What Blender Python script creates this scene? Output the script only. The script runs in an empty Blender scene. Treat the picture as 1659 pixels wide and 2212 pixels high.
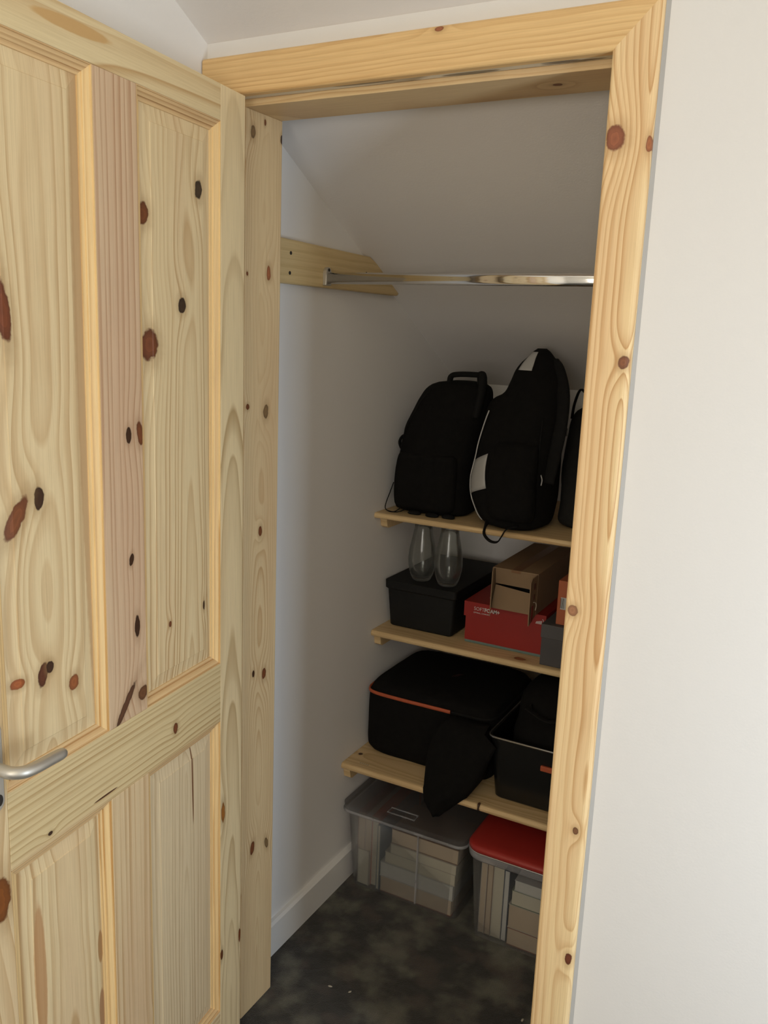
import bpy, bmesh, math, random
from mathutils import Vector, Matrix, noise as mnoise

# ---------------------------------------------------------------- camera, light, exposure
SC = bpy.context.scene
COL = SC.collection
cam_d = bpy.data.cameras.new('camera')
cam = bpy.data.objects.new('camera', cam_d)
COL.objects.link(cam)
CX, CY, CZ, YAW, PITCH, ROLL, FPX = 1.0559, -1.3435, 1.5618, 0.4892, 0.2039, 0.0395, 1866.77
_f = Vector((-math.sin(YAW) * math.cos(PITCH), math.cos(YAW) * math.cos(PITCH), -math.sin(PITCH)))
_r = Vector((math.cos(YAW), math.sin(YAW), 0)); _u = _r.cross(_f)
_r2 = _r * math.cos(ROLL) + _u * math.sin(ROLL); _u2 = _u * math.cos(ROLL) - _r * math.sin(ROLL)
cam.matrix_world = Matrix(((_r2.x, _u2.x, -_f.x, CX), (_r2.y, _u2.y, -_f.y, CY), (_r2.z, _u2.z, -_f.z, CZ), (0, 0, 0, 1)))
cam_d.sensor_fit = 'HORIZONTAL'; cam_d.sensor_width = 36.0; cam_d.lens = 36.0 * FPX / 1659.0
cam_d.clip_start = 0.02
SC.camera = cam

world = bpy.data.worlds.new('sky'); SC.world = world; world.use_nodes = True
wb = world.node_tree.nodes['Background']; wb.inputs[0].default_value = (0.75, 0.86, 1.0, 1); wb.inputs[1].default_value = 0.3

def area(name, loc, to, sx, sy, power, col):
    d = bpy.data.lights.new(name, 'AREA'); d.shape = 'RECTANGLE'; d.size = sx; d.size_y = sy
    d.energy = power; d.color = col
    o = bpy.data.objects.new(name, d); COL.objects.link(o); o.location = loc
    o.rotation_euler = (Vector(to) - Vector(loc)).to_track_quat('-Z', 'Y').to_euler()
    return o
# daylight of the window in the right-hand wall, and fill light added behind the viewer
area('daylight_side_window', (1.997, -0.57, 0.98), (0, -0.57, 0.98), 0.24, 0.95, 12.0, (0.76, 0.88, 1.0))
area('rear_fill_light', (1.20, -3.15, 1.55), (1.2, 0, 1.5), 1.05, 0.95, 19, (1.0, 0.92, 0.82))
lamp_d = bpy.data.lights.new('ceiling_lamp', 'POINT'); lamp_d.energy = 8.5; lamp_d.color = (1.0, 0.90, 0.58); lamp_d.shadow_soft_size = 0.18
lamp = bpy.data.objects.new('ceiling_lamp', lamp_d); COL.objects.link(lamp); lamp.location = (1.0, -2.0, 2.3)

vs = SC.view_settings
vs.view_transform = 'Standard'; vs.look = 'None'; vs.gamma = 1.0; vs.use_curve_mapping = False
SC.display_settings.display_device = 'sRGB'
vs.exposure = 0.17
SC.cycles.max_bounces = 12; SC.cycles.diffuse_bounces = 7; SC.cycles.transparent_max_bounces = 24
SC.cycles.sample_clamp_indirect = 4.0

# ---------------------------------------------------------------- helpers
def srgb(r, g, b):
    f = lambda c: (c / 255 / 12.92) if c / 255 <= 0.04045 else ((c / 255 + 0.055) / 1.055) ** 2.4
    return (f(r), f(g), f(b), 1)

class NT:
    """small wrapper for building node trees"""
    def __init__(s, name):
        s.m = bpy.data.materials.new(name); s.m.use_nodes = True
        s.t = s.m.node_tree; s.n = s.t.nodes; s.l = s.t.links
        s.bsdf = s.n['Principled BSDF']; s.out = s.n['Material Output']
    def put(s, sock, v):
        if v is None: return
        if isinstance(v, bpy.types.NodeSocket): s.l.new(v, sock)
        else: sock.default_value = v
    def math(s, op, a, b=None, c=None, clamp=False):
        n = s.n.new('ShaderNodeMath'); n.operation = op; n.use_clamp = clamp
        s.put(n.inputs[0], a); s.put(n.inputs[1], b); s.put(n.inputs[2], c); return n.outputs[0]
    def vec(s, x=0., y=0., z=0.):
        n = s.n.new('ShaderNodeCombineXYZ'); s.put(n.inputs[0], x); s.put(n.inputs[1], y); s.put(n.inputs[2], z); return n.outputs[0]
    def vmath(s, op, a, b=None):
        n = s.n.new('ShaderNodeVectorMath'); n.operation = op; s.put(n.inputs[0], a)
        if b is not None: s.put(n.inputs[1], b)
        return n.outputs['Value'] if op in ('LENGTH', 'DOT_PRODUCT') else n.outputs[0]
    def noise(s, vec, scale, detail=2., rough=.5, out=0):
        n = s.n.new('ShaderNodeTexNoise'); s.put(n.inputs['Vector'], vec); n.inputs['Scale'].default_value = scale
        n.inputs['Detail'].default_value = detail; n.inputs['Roughness'].default_value = rough; return n.outputs[out]
    def ramp(s, fac, stops, interp='LINEAR'):
        n = s.n.new('ShaderNodeValToRGB'); n.color_ramp.interpolation = interp; e = n.color_ramp.elements
        while len(e) < len(stops): e.new(0.5)
        for el, (p, c) in zip(e, stops): el.position = p; el.color = c if hasattr(c, '__len__') else (c, c, c, 1)
        s.put(n.inputs[0], fac); return n.outputs[0]
    def mix(s, fac, a, b, blend='MIX'):
        n = s.n.new('ShaderNodeMix'); n.data_type = 'RGBA'; n.blend_type = blend
        s.put(n.inputs[0], fac); s.put(n.inputs[6], a); s.put(n.inputs[7], b); return n.outputs[2]
    def maprange(s, v, a, b, c=0., d=1.):
        n = s.n.new('ShaderNodeMapRange'); n.interpolation_type = 'SMOOTHSTEP'
        s.put(n.inputs[0], v)
        for k, q in zip((1, 2, 3, 4), (a, b, c, d)): n.inputs[k].default_value = q
        return n.outputs[0]
    def obj(s):
        return s.n.new('ShaderNodeTexCoord').outputs['Object']
    def bump(s, h, strength, dist=0.001):
        n = s.n.new('ShaderNodeBump'); n.inputs['Strength'].default_value = strength; n.inputs['Distance'].default_value = dist
        s.put(n.inputs['Height'], h); s.l.new(n.outputs[0], s.bsdf.inputs['Normal'])

def plain(name, col, rough=.5, metal=0., var=.06, scale=12., bump=0., bscale=200., spec=.5):
    t = NT(name); o = t.obj()
    n = t.noise(o, scale, 3.)
    lo = tuple(c * (1 - var) for c in col[:3]) + (1,); hi = tuple(min(1, c * (1 + var)) for c in col[:3]) + (1,)
    t.put(t.bsdf.inputs['Base Color'], t.mix(n, lo, hi))
    t.bsdf.inputs['Roughness'].default_value = rough; t.bsdf.inputs['Metallic'].default_value = metal
    t.bsdf.inputs['Specular IOR Level'].default_value = spec
    if bump: t.bump(t.noise(o, bscale, 2.), bump, .001)
    return t.m

def pine(name, U, V, knots=(), uc=0., h=.02, tilt=.0, freq=95., seed=0., early=(211, 188, 143), late=(178, 144, 98),
         heart=(196, 158, 120), contrast=1., wob=.012, hearts=.35, rough=.48):
    """knotty pine: U across the board, V along the grain; knots = (u, v, ru, rv, angle, rgb, pull)"""
    t = NT(name); sep = t.n.new('ShaderNodeSeparateXYZ'); t.put(sep.inputs[0], t.obj())
    ax = {'x': 0, 'y': 1, 'z': 2}; u = sep.outputs[ax[U]]; v = sep.outputs[ax[V]]
    wname = [a for a in 'xyz' if a not in (U, V)][0]; w = sep.outputs[ax[wname]]
    p = t.vec(u, v, 0.)
    n1 = t.noise(t.vec(t.math('MULTIPLY', u, 6.), t.math('MULTIPLY', v, 1.3), seed), 1., 2.)
    n2 = t.noise(t.vec(t.math('MULTIPLY', u, 2.), t.math('MULTIPLY', v, 2.2), seed + 7.3), 1., 2.)
    off = t.math('MULTIPLY', t.math('SUBTRACT', n1, .5), wob * 2)
    uu = t.math('ADD', t.math('SUBTRACT', u, uc), off)
    hh = t.math('ADD', t.math('ADD', t.math('MULTIPLY', v, tilt), h), t.math('MULTIPLY', t.math('SUBTRACT', n2, .5), .035))
    hh = t.math('ADD', hh, w)
    r = t.math('SQRT', t.math('ADD', t.math('MULTIPLY', uu, uu), t.math('MULTIPLY', hh, hh)))
    wig = t.noise(p, 60., 3.)
    ds = []
    for (ku, kv, ru, rv, ang, rgb, pull) in knots:
        q = t.vmath('SUBTRACT', p, (ku, kv, 0))
        if ang:
            vr = t.n.new('ShaderNodeVectorRotate'); vr.rotation_type = 'Z_AXIS'; t.put(vr.inputs['Vector'], q)
            vr.inputs['Angle'].default_value = math.radians(ang); q = vr.outputs[0]
        d = t.vmath('LENGTH', t.vmath('MULTIPLY', q, (1 / ru, 1 / rv, 0)))
        d = t.math('ADD', d, t.math('MULTIPLY', t.math('SUBTRACT', wig, .5), .8 if pull >= 0 else .15))
        ds.append((d, rgb, pull))
        if pull > 0:
            d2 = t.vmath('LENGTH', t.vmath('MULTIPLY', q, (1 / (ru * 3.2), 1 / (rv * 4.2), 0)))
            e = t.math('EXPONENT', t.math('MULTIPLY', t.math('MULTIPLY', d2, d2), -1.))
            r = t.math('ADD', r, t.math('MULTIPLY', e, pull))
    rn = t.noise(t.vec(t.math('MULTIPLY', r, 60.), t.math('MULTIPLY', v, .6), seed + 3.), 1., 1.)
    ph = t.math('ADD', t.math('MULTIPLY', r, freq), t.math('MULTIPLY', rn, 1.6))
    fr = t.math('FRACT', ph)
    ring = t.ramp(fr, [(0., .0), (.45, .12), (.80, .78), (.90, 1.), (.97, .25), (1., 0.)])
    amp = t.noise(t.vec(t.math('MULTIPLY', r, 25.), t.math('MULTIPLY', v, .8), seed + 11.), 1., 2.)
    amp = t.maprange(amp, .30, .66, .25, 1.)
    ringf = t.math('MULTIPLY', t.math('MULTIPLY', ring, amp), .95 * contrast, clamp=True)
    base = t.mix(t.maprange(t.noise(t.vec(t.math('MULTIPLY', u, 9.), t.math('MULTIPLY', v, 1.1), seed + 21.), 1., 3.), .46, .70, 0., hearts),
                 srgb(*early), srgb(*heart))
    c = t.mix(ringf, base, srgb(*late))
    fib = t.noise(t.vec(t.math('MULTIPLY', u, 420.), t.math('MULTIPLY', v, 9.), seed), 1., 2.)
    c = t.mix(t.maprange(fib, .35, .75, 0., .16), c, srgb(*[int(x * .80) for x in late]))
    for d, rgb, pull in ds:
        if pull < 0:            # a stain of darker heartwood, no knot
            c = t.mix(t.maprange(d, 1.12, .88, 0., -pull), c, srgb(*rgb)); continue
        c = t.mix(t.maprange(d, 2.4, .9, 0., .38), c, srgb(*[int(x * .84) for x in late]))
        core = t.mix(t.math('MULTIPLY', t.math('FRACT', t.math('MULTIPLY', d, 1.9)), .28), srgb(*rgb), srgb(*[min(255, int(x * 1.4)) for x in rgb]))
        core = t.mix(t.maprange(d, .60, 1.0, 0., .5), core, srgb(*[int(x * .55) for x in rgb]))
        c = t.mix(t.maprange(d, 1.12, .90), c, core)
    t.put(t.bsdf.inputs['Base Color'], c)
    t.bsdf.inputs['Roughness'].default_value = rough
    t.bsdf.inputs['Specular IOR Level'].default_value = .35
    t.bump(t.math('ADD', t.math('MULTIPLY', ring, -.5), t.math('MULTIPLY', fib, .8)), .22, .0006)
    return t.m

def clear_plastic(name, tint, trans, rough=.12, milk=(.6, .6, .6, 1), fog=.12, edge=.3):
    """thin-walled see-through plastic: transparent, a little milky, with a glossy skin"""
    t = NT(name); n = t.n
    tr = n.new('ShaderNodeBsdfTransparent'); tr.inputs[0].default_value = tint
    df = n.new('ShaderNodeBsdfTranslucent'); df.inputs[0].default_value = milk
    d2 = n.new('ShaderNodeBsdfDiffuse'); d2.inputs[0].default_value = milk
    md = n.new('ShaderNodeMixShader'); md.inputs[0].default_value = .35; t.l.new(d2.outputs[0], md.inputs[1]); t.l.new(df.outputs[0], md.inputs[2])
    m1 = n.new('ShaderNodeMixShader')
    nz = t.maprange(t.noise(t.obj(), 9., 3.), .3, .7, fog * .7, fog * 1.3)
    lw = n.new('ShaderNodeLayerWeight'); lw.inputs[0].default_value = .35
    nz = t.math('ADD', nz, t.math('MULTIPLY', t.math('POWER', lw.outputs['Facing'], 3.), edge), clamp=True)
    t.put(m1.inputs[0], nz); t.l.new(tr.outputs[0], m1.inputs[1]); t.l.new(md.outputs[0], m1.inputs[2])
    gl = n.new('ShaderNodeBsdfGlossy'); gl.inputs['Roughness'].default_value = rough
    fr = n.new('ShaderNodeFresnel'); fr.inputs[0].default_value = 1.45
    m2 = n.new('ShaderNodeMixShader'); t.put(m2.inputs[0], t.math('MULTIPLY', fr.outputs[0], 1 - trans, clamp=True))
    t.l.new(m1.outputs[0], m2.inputs[1]); t.l.new(gl.outputs[0], m2.inputs[2])
    t.l.new(m2.outputs[0], t.out.inputs[0])
    return t.m

def link(name, me_or_none, parent=None):
    o = bpy.data.objects.new(name, me_or_none); COL.objects.link(o)
    if parent: o.parent = parent
    return o

def obj(name, bm, mat, parent=None, smooth=False):
    me = bpy.data.meshes.new(name)
    bmesh.ops.recalc_face_normals(bm, faces=bm.faces[:])
    bm.to_mesh(me); bm.free()
    for mm in (mat if isinstance(mat, (list, tuple)) else [mat]): me.materials.append(mm)
    if smooth:
        for p in me.polygons: p.use_smooth = True
    return link(name, me, parent)

def tag(o, label, cat, group=None):
    o['label'] = label; o['category'] = cat
    if group: o['group'] = group
    return o

def struct(o, label, cat):
    o['kind'] = 'structure'; o['label'] = label; o['category'] = cat
    return o

def thing(name, label, cat, loc=(0, 0, 0), rz=0., group=None):
    o = link(name, None); o.location = loc; o.rotation_euler = (0, 0, rz); o.empty_display_size = .03
    return tag(o, label, cat, group)

def bm_new(): return bmesh.new()

def box(bm, x0, x1, y0, y1, z0, z1, bev=0., seg=2):
    vs_ = [bm.verts.new((x, y, z)) for x in (x0, x1) for y in (y0, y1) for z in (z0, z1)]
    q = lambda *i: bm.faces.new([vs_[k] for k in i])
    fs = [q(0, 1, 3, 2), q(4, 6, 7, 5), q(0, 4, 5, 1), q(2, 3, 7, 6), q(0, 2, 6, 4), q(1, 5, 7, 3)]
    if bev:
        es = list({e for f_ in fs for e in f_.edges})
        bmesh.ops.bevel(bm, geom=es, offset=bev, segments=seg, affect='EDGES', profile=.5)
    return bm

def prism(bm, pts, axis, a0, a1, bev=0., seg=2):
    """extrude a 2-D outline along an axis ('x','y','z')"""
    def P(p, a):
        return {'x': (a, p[0], p[1]), 'y': (p[0], a, p[1]), 'z': (p[0], p[1], a)}[axis]
    A = [bm.verts.new(P(p, a0)) for p in pts]; B = [bm.verts.new(P(p, a1)) for p in pts]
    n = len(pts); fs = [bm.faces.new(A), bm.faces.new(B[::-1])]
    for i in range(n): fs.append(bm.faces.new((A[i], B[i], B[(i + 1) % n], A[(i + 1) % n])))
    if bev:
        es = list({e for f_ in fs for e in f_.edges})
        bmesh.ops.bevel(bm, geom=es, offset=bev, segments=seg, affect='EDGES', profile=.5)
    return bm

def smooth_path(pts, n=8, closed=False):
    P = [Vector(p) for p in pts]; out = []; m = len(P)
    rng = range(m if closed else m - 1)
    for i in rng:
        if closed: a, b, c, d = P[(i - 1) % m], P[i], P[(i + 1) % m], P[(i + 2) % m]
        else: a, b, c, d = P[max(i - 1, 0)], P[i], P[i + 1], P[min(i + 2, m - 1)]
        for k in range(n):
            t = k / n
            out.append(.5 * ((2 * b) + (c - a) * t + (2 * a - 5 * b + 4 * c - d) * t * t + (3 * b - a - 3 * c + d) * t ** 3))
    if not closed: out.append(P[-1])
    return out

def sweep(bm, path, ra, rb=None, sides=8, up=(0, 0, 1), closed=False, radii=None):
    """tube or ribbon along a path; ra across (path x up), rb along up"""
    rb = ra if rb is None else rb; path = [Vector(p) for p in path]; rings = []; n = len(path)
    upv = Vector(up)
    for i, p in enumerate(path):
        a = path[(i - 1) % n] if closed or i > 0 else p
        b = path[(i + 1) % n] if closed or i < n - 1 else p
        tg = (b - a).normalized(); sd = tg.cross(upv)
        if sd.length < 1e-4: sd = tg.cross(Vector((1, 0, 0)))
        sd.normalize(); nn = sd.cross(tg).normalized()
        k = radii[i] if radii else 1.
        rings.append([bm.verts.new(p + sd * math.cos(2 * math.pi * j / sides) * ra * k + nn * math.sin(2 * math.pi * j / sides) * rb * k) for j in range(sides)])
    m = n if closed else n - 1
    for i in range(m):
        A, B = rings[i], rings[(i + 1) % n]
        for j in range(sides): bm.faces.new((A[j], A[(j + 1) % sides], B[(j + 1) % sides], B[j]))
    if not closed: bm.faces.new(rings[0][::-1]); bm.faces.new(rings[-1])
    return bm

def lathe(bm, prof, c=(0, 0, 0), seg=28):
    rings = []
    for r_, z_ in prof:
        rings.append([bm.verts.new((c[0] + r_ * math.cos(2 * math.pi * j / seg), c[1] + r_ * math.sin(2 * math.pi * j / seg), c[2] + z_)) for j in range(seg)])
    for A, B in zip(rings, rings[1:]):
        for j in range(seg): bm.faces.new((A[j], A[(j + 1) % seg], B[(j + 1) % seg], B[j]))
    return bm, rings

class Loft:
    """soft bag: rounded-rectangle sections (z, cx, cy, hx, hy, exponent) blended along z"""
    def __init__(s, secs, wr=0., seed=0., fq=9.):
        s.S = secs; s.wr = wr; s.seed = seed; s.fq = fq
    def sec(s, z):
        S = s.S
        if z <= S[0][0]: return S[0][1:]
        for i in range(len(S) - 1):
            if z <= S[i + 1][0]:
                t = (z - S[i][0]) / (S[i + 1][0] - S[i][0])
                a = S[max(i - 1, 0)]; b = S[i]; c = S[i + 1]; d = S[min(i + 2, len(S) - 1)]
                out = []
                for k in range(1, 6):
                    m1 = (c[k] - a[k]) / max(1e-6, c[0] - a[0]) * (c[0] - b[0]); m2 = (d[k] - b[k]) / max(1e-6, d[0] - b[0]) * (c[0] - b[0])
                    out.append((2 * t ** 3 - 3 * t * t + 1) * b[k] + (t ** 3 - 2 * t * t + t) * m1 + (-2 * t ** 3 + 3 * t * t) * c[k] + (t ** 3 - t * t) * m2)
                return out
        return S[-1][1:]
    def at(s, z, th, off=0.):
        cx, cy, hx, hy, n = s.sec(z); hx = max(hx, .0005); hy = max(hy, .0005)
        ct, st = math.cos(th), math.sin(th); n = max(n, 1.2); ax_, ay_ = hx + off, hy + off
        rr = (abs(ct / ax_) ** n + abs(st / ay_) ** n) ** (-1. / n)
        p = Vector((cx + rr * ct, cy + rr * st, z))
        if s.wr:
            q = Vector((p.x * s.fq + s.seed, p.y * s.fq, p.z * s.fq * .8))
            k = mnoise.noise(q) * s.wr + mnoise.noise(q * 2.7) * s.wr * .45
            v_ = Vector((p.x - cx, p.y - cy, 0))
            if v_.length > 1e-5: p += v_.normalized() * k
        return p
    def build(s, bm, rows=40, cols=48):
        z0, z1 = s.S[0][0], s.S[-1][0]; R = []
        for i in range(rows + 1):
            z = z0 + (z1 - z0) * i / rows
            R.append([bm.verts.new(s.at(z, 2 * math.pi * j / cols)) for j in range(cols)])
        for A, B in zip(R, R[1:]):
            for j in range(cols): bm.faces.new((A[j], A[(j + 1) % cols], B[(j + 1) % cols], B[j]))
        bm.faces.new(R[0][::-1]); bm.faces.new(R[-1])
        return bm
    def patch(s, bm, zs, t0, t1, off=.002, n=8, thick=.0015):
        """panel lying on the surface: zs list of z; t0/t1 functions or values of theta"""
        f0 = t0 if callable(t0) else (lambda z: t0); f1 = t1 if callable(t1) else (lambda z: t1)
        F = [[bm.verts.new(s.at(z, f0(z) + (f1(z) - f0(z)) * k / n, off)) for k in range(n + 1)] for z in zs]
        B = [[bm.verts.new(s.at(z, f0(z) + (f1(z) - f0(z)) * k / n, off - thick)) for k in range(n + 1)] for z in zs]
        m = len(zs)
        for i in range(m - 1):
            for k in range(n):
                bm.faces.new((F[i][k], F[i][k + 1], F[i + 1][k + 1], F[i + 1][k])); bm.faces.new((B[i][k], B[i + 1][k], B[i + 1][k + 1], B[i][k + 1]))
        for i in range(m - 1):
            bm.faces.new((F[i][0], F[i + 1][0], B[i + 1][0], B[i][0])); bm.faces.new((F[i][n], B[i][n], B[i + 1][n], F[i + 1][n]))
        for k in range(n):
            bm.faces.new((F[0][k], B[0][k], B[0][k + 1], F[0][k + 1])); bm.faces.new((F[-1][k], F[-1][k + 1], B[-1][k + 1], B[-1][k]))
        return bm

def text_mesh(name, body, size, mat, parent, mtx, bold=0., shear=0., space=1.):
    cu = bpy.data.curves.new(name, 'FONT'); cu.body = body; cu.size = size; cu.extrude = .0002; cu.offset = bold; cu.shear = shear
    cu.space_character = space; cu.resolution_u = 3
    tmp = bpy.data.objects.new(name, cu); COL.objects.link(tmp)
    dg = bpy.context.evaluated_depsgraph_get(); me = bpy.data.meshes.new_from_object(tmp.evaluated_get(dg))
    bpy.data.objects.remove(tmp); bpy.data.curves.remove(cu)
    me.transform(mtx); me.materials.clear(); me.materials.append(mat)
    return link(name, me, parent)

# ---------------------------------------------------------------- materials
def wall_mat(name, col, bump=.12):
    t = NT(name); o = t.obj()
    n = t.noise(o, 1.6, 3.); n2 = t.noise(o, 260., 3.); n3 = t.noise(o, 22., 3.)
    lo = tuple(c * .965 for c in col[:3]) + (1,)
    t.put(t.bsdf.inputs['Base Color'], t.mix(n, lo, col))
    t.bsdf.inputs['Roughness'].default_value = .75; t.bsdf.inputs['Specular IOR Level'].default_value = .25
    t.bump(t.math('ADD', n2, t.math('MULTIPLY', n3, 2.2)), bump, .0012)
    return t.m
M_WALL = wall_mat('white_wall_paint', (.80, .785, .765, 1))
M_CEIL = wall_mat('ceiling_paint', (.77, .745, .72, 1), .2)
M_GLOSS = plain('white_gloss_paint', (.78, .77, .75, 1), .38, var=.03, scale=6)

def carpet_mat():
    t = NT('carpet_pile'); o = t.obj()
    big = t.noise(o, 7.5, 2.5, .55); mid = t.noise(o, 26., 3.); fine = t.noise(o, 520., 2.); tint = t.noise(o, 11., 2.)
    f1 = t.maprange(t.math('ADD', t.math('MULTIPLY', big, .75), t.math('MULTIPLY', mid, .25)), .44, .64)
    c = t.mix(f1, (.024, .020, .0155, 1), (.190, .180, .135, 1))
    c = t.mix(t.maprange(tint, .52, .66, 0., .55), c, (.115, .082, .064, 1))
    c = t.mix(t.maprange(fine, .35, .7, 0., .4), c, (.02, .018, .015, 1))
    t.put(t.bsdf.inputs['Base Color'], c); t.bsdf.inputs['Roughness'].default_value = 1.; t.bsdf.inputs['Specular IOR Level'].default_value = .05
    t.bsdf.inputs['Sheen Weight'].default_value = .25
    t.bump(t.math('ADD', fine, t.math('MULTIPLY', mid, 1.5)), 1., .006)
    return t.m
M_CARPET = carpet_mat()

BLK = plain('black_fabric', (.0065, .006, .0055, 1), .92, var=.3, scale=60, bump=.4, bscale=900, spec=.12)
BLK2 = plain('dark_webbing', (.0085, .008, .0075, 1), .85, var=.3, scale=80, bump=.4, bscale=1200, spec=.15)
BLK3 = plain('charcoal_fabric', (.020, .019, .017, 1), .9, var=.3, scale=50, bump=.4, bscale=700, spec=.15)
PIPE = plain('grey_piping', (.42, .41, .39, 1), .5, var=.1)
REFL = plain('grey_reflective_patch', (.36, .35, .33, 1), .45, var=.08, scale=30)
CHROME = plain('polished_chrome', (.78, .76, .73, 1), .09, 1., var=.02)
ALU = plain('brushed_aluminium', (.60, .575, .52, 1), .46, .85, var=.04, scale=40)
DARKHOLE = plain('dark_hole', (.02, .016, .012, 1), .8)
RED = plain('red_card', (.27, .012, .008, 1), .5, var=.08, scale=20)
REDP = plain('red_plastic', (.37, .030, .024, 1), .32, var=.05)
TEAL = plain('teal_card', (.13, .19, .17, 1), .6)
WHITEINK = plain('white_print', (.55, .52, .50, 1), .6)
GREYBOX = plain('grey_card', (.060, .056, .058, 1), .6, var=.1)
GREYBOX2 = plain('pale_grey_card', (.078, .074, .075, 1), .6, var=.1)
ORANGE = plain('orange_card', (.40, .105, .04, 1), .55, var=.08)
ORZIP = plain('orange_zip_tape', (.42, .085, .03, 1), .55, var=.12, scale=60)
CARD = plain('brown_cardboard', (.26, .17, .095, 1), .8, var=.12, scale=14, bump=.15, bscale=90)
CARDI = plain('cardboard_inside', (.25, .165, .092, 1), .85, var=.1, scale=14)
TAPE = plain('brown_tape', (.20, .10, .045, 1), .35, var=.1)
CRPRINT = plain('brown_print', (.11, .035, .02, 1), .7)
SMOKE = plain('smoked_plastic', (.008, .0082, .008, 1), .26, var=.1)
SMOKERIM = plain('rim_highlight_plastic', (.30, .30, .30, 1), .14, .9, var=.05)  # black rim's highlight put into the colour: pale and metallic
CRATE = plain('black_woven_plastic', (.008, .008, .0075, 1), .6, var=.2, bump=.5, bscale=400, spec=.25)
GLASS = clear_plastic('clear_glass', (.95, .96, .95, 1), .3, .10, (.75, .75, .72, 1), .03, .30)
TUB = clear_plastic('clear_plastic', (.95, .955, .955, 1), .35, .22, (.72, .72, .72, 1), .055, .14)
TUBRIM = clear_plastic('milky_clear_plastic', (.92, .925, .93, 1), .3, .22, (.78, .78, .80, 1), .085, .16)
MILKY = clear_plastic('frosted_plastic', (.88, .88, .89, 1), .3, .2, (.74, .74, .76, 1), .30, .3)
def pages(name, c):
    t = NT(name); o = t.obj(); s_ = t.n.new('ShaderNodeSeparateXYZ'); t.put(s_.inputs[0], o)
    n = t.noise(t.vec(t.math('MULTIPLY', s_.outputs[0], 40.), t.math('MULTIPLY', s_.outputs[1], 40.), t.math('MULTIPLY', s_.outputs[2], 700.)), 1., 2.)
    t.put(t.bsdf.inputs['Base Color'], t.mix(n, tuple(x * .82 for x in c) + (1,), c + (1,))); t.bsdf.inputs['Roughness'].default_value = .9
    return t.m
PG_CREAM = pages('cream_pages', (.74, .68, .53)); PG_TAN = pages('tan_pages', (.66, .52, .37)); PG_WHITE = pages('white_pages', (.76, .74, .68))
COVERS = {k: plain(k + '_cover', v + (1,), .5, var=.1) for k, v in dict(
    maroon=(.24, .05, .06), red=(.62, .09, .05), cream=(.55, .5, .42), blue=(.10, .17, .24), brown=(.22, .12, .07),
    grey=(.3, .3, .3), green=(.2, .25, .17), white=(.6, .6, .58), rust=(.26, .06, .03), navy=(.04, .06, .1)).items()}

# ---------------------------------------------------------------- the room
XW = -.076           # left wall
SL = .5318           # roof slope
def zc(y): return 2.0699 - SL * (y - .02)
YK = 1.25            # knee wall at the back of the cupboard
ZK = zc(YK); ZT = 2.55; YT = .02 - (ZT - 2.0699) / SL
XR, YF = 2.0, -3.2   # right and front walls of the room
XCR = 1.02           # right-hand side of the cupboard

bm = bm_new(); box(bm, XW - .1, XR + .1, YF - .1, YK + .1, -.06, 0)
struct(obj('floor', bm, M_CARPET), 'dark mottled grey brown carpet on the floor', 'floor')
bm = bm_new(); prism(bm, [(YK + .1, ZK - .1 * SL), (YT, ZT), (YF - .1, ZT), (YF - .1, ZT + .08), (YT - .03, ZT + .08), (YK + .1, ZK - .1 * SL + .09)], 'x', XW - .1, XR + .1)
struct(obj('ceiling', bm, M_CEIL), 'off-white sloping ceiling running from the room into the cupboard', 'ceiling')
bm = bm_new(); prism(bm, [(YF - .1, -.06), (YK + .1, -.06), (YK + .1, ZK), (YK, ZK + .02), (YT, ZT + .02), (YF - .1, ZT + .02)], 'x', XW - .1, XW)
struct(obj('wall_left', bm, M_WALL), 'white left wall behind the open door and inside the cupboard', 'wall')
# wall with the cupboard opening (front plane y = .018)
OX0, OX1, OZ = -.042, .722, 1.991
bm = bm_new()
for x0, x1, z0 in ((XW, OX0, 0), (OX1, XR, 0), (OX0, OX1, OZ)):
    prism(bm, [(.018, z0), (.148, z0), (.148, zc(.148) + .004), (.018, zc(.018) + .004)], 'x', x0, x1)
struct(obj('wall_back', bm, M_WALL), 'white wall around the cupboard doorway', 'wall')
bm = bm_new(); prism(bm, [(YK, -.06), (YK + .1, -.06), (YK + .1, ZK), (YK, ZK + .004)], 'x', XW, XCR + .1)
struct(obj('wall_cupboard_back', bm, M_WALL), 'low white knee wall at the back of the cupboard', 'wall')
bm = bm_new(); prism(bm, [(.148, 0), (YK, 0), (YK, ZK), (.148, zc(.148))], 'x', XCR, XCR + .1)
struct(obj('wall_cupboard_right', bm, M_WALL), 'white right-hand side wall inside the cupboard', 'wall')
# right wall with its window opening, front wall with its window opening
WY0, WY1, WZ0, WZ1 = -.72, -.42, .50, 1.45
bm = bm_new()
box(bm, XR, XR + .1, YF - .1, .1, -.06, WZ0); box(bm, XR, XR + .1, YF - .1, .1, WZ1, ZT + .05)
box(bm, XR, XR + .1, YF - .1, WY0, WZ0, WZ1); box(bm, XR, XR + .1, WY1, .1, WZ0, WZ1)
struct(obj('wall_right', bm, M_WALL), 'white right wall of the room with a window', 'wall')
FX0, FX1, FZ0, FZ1 = .65, 1.75, 1.05, 2.05
bm = bm_new()
box(bm, XW, XR, YF - .1, YF, -.06, FZ0); box(bm, XW, XR, YF - .1, YF, FZ1, ZT + .05)
box(bm, XW, FX0, YF - .1, YF, FZ0, FZ1); box(bm, FX1, XR, YF - .1, YF, FZ0, FZ1)
struct(obj('wall_front', bm, M_WALL), 'white wall behind the viewer with a window', 'wall')
w1 = struct(link('window_1', None), 'tall narrow white window in the right wall', 'window'); w1.location = (XR, -.57, WZ0)
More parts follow.
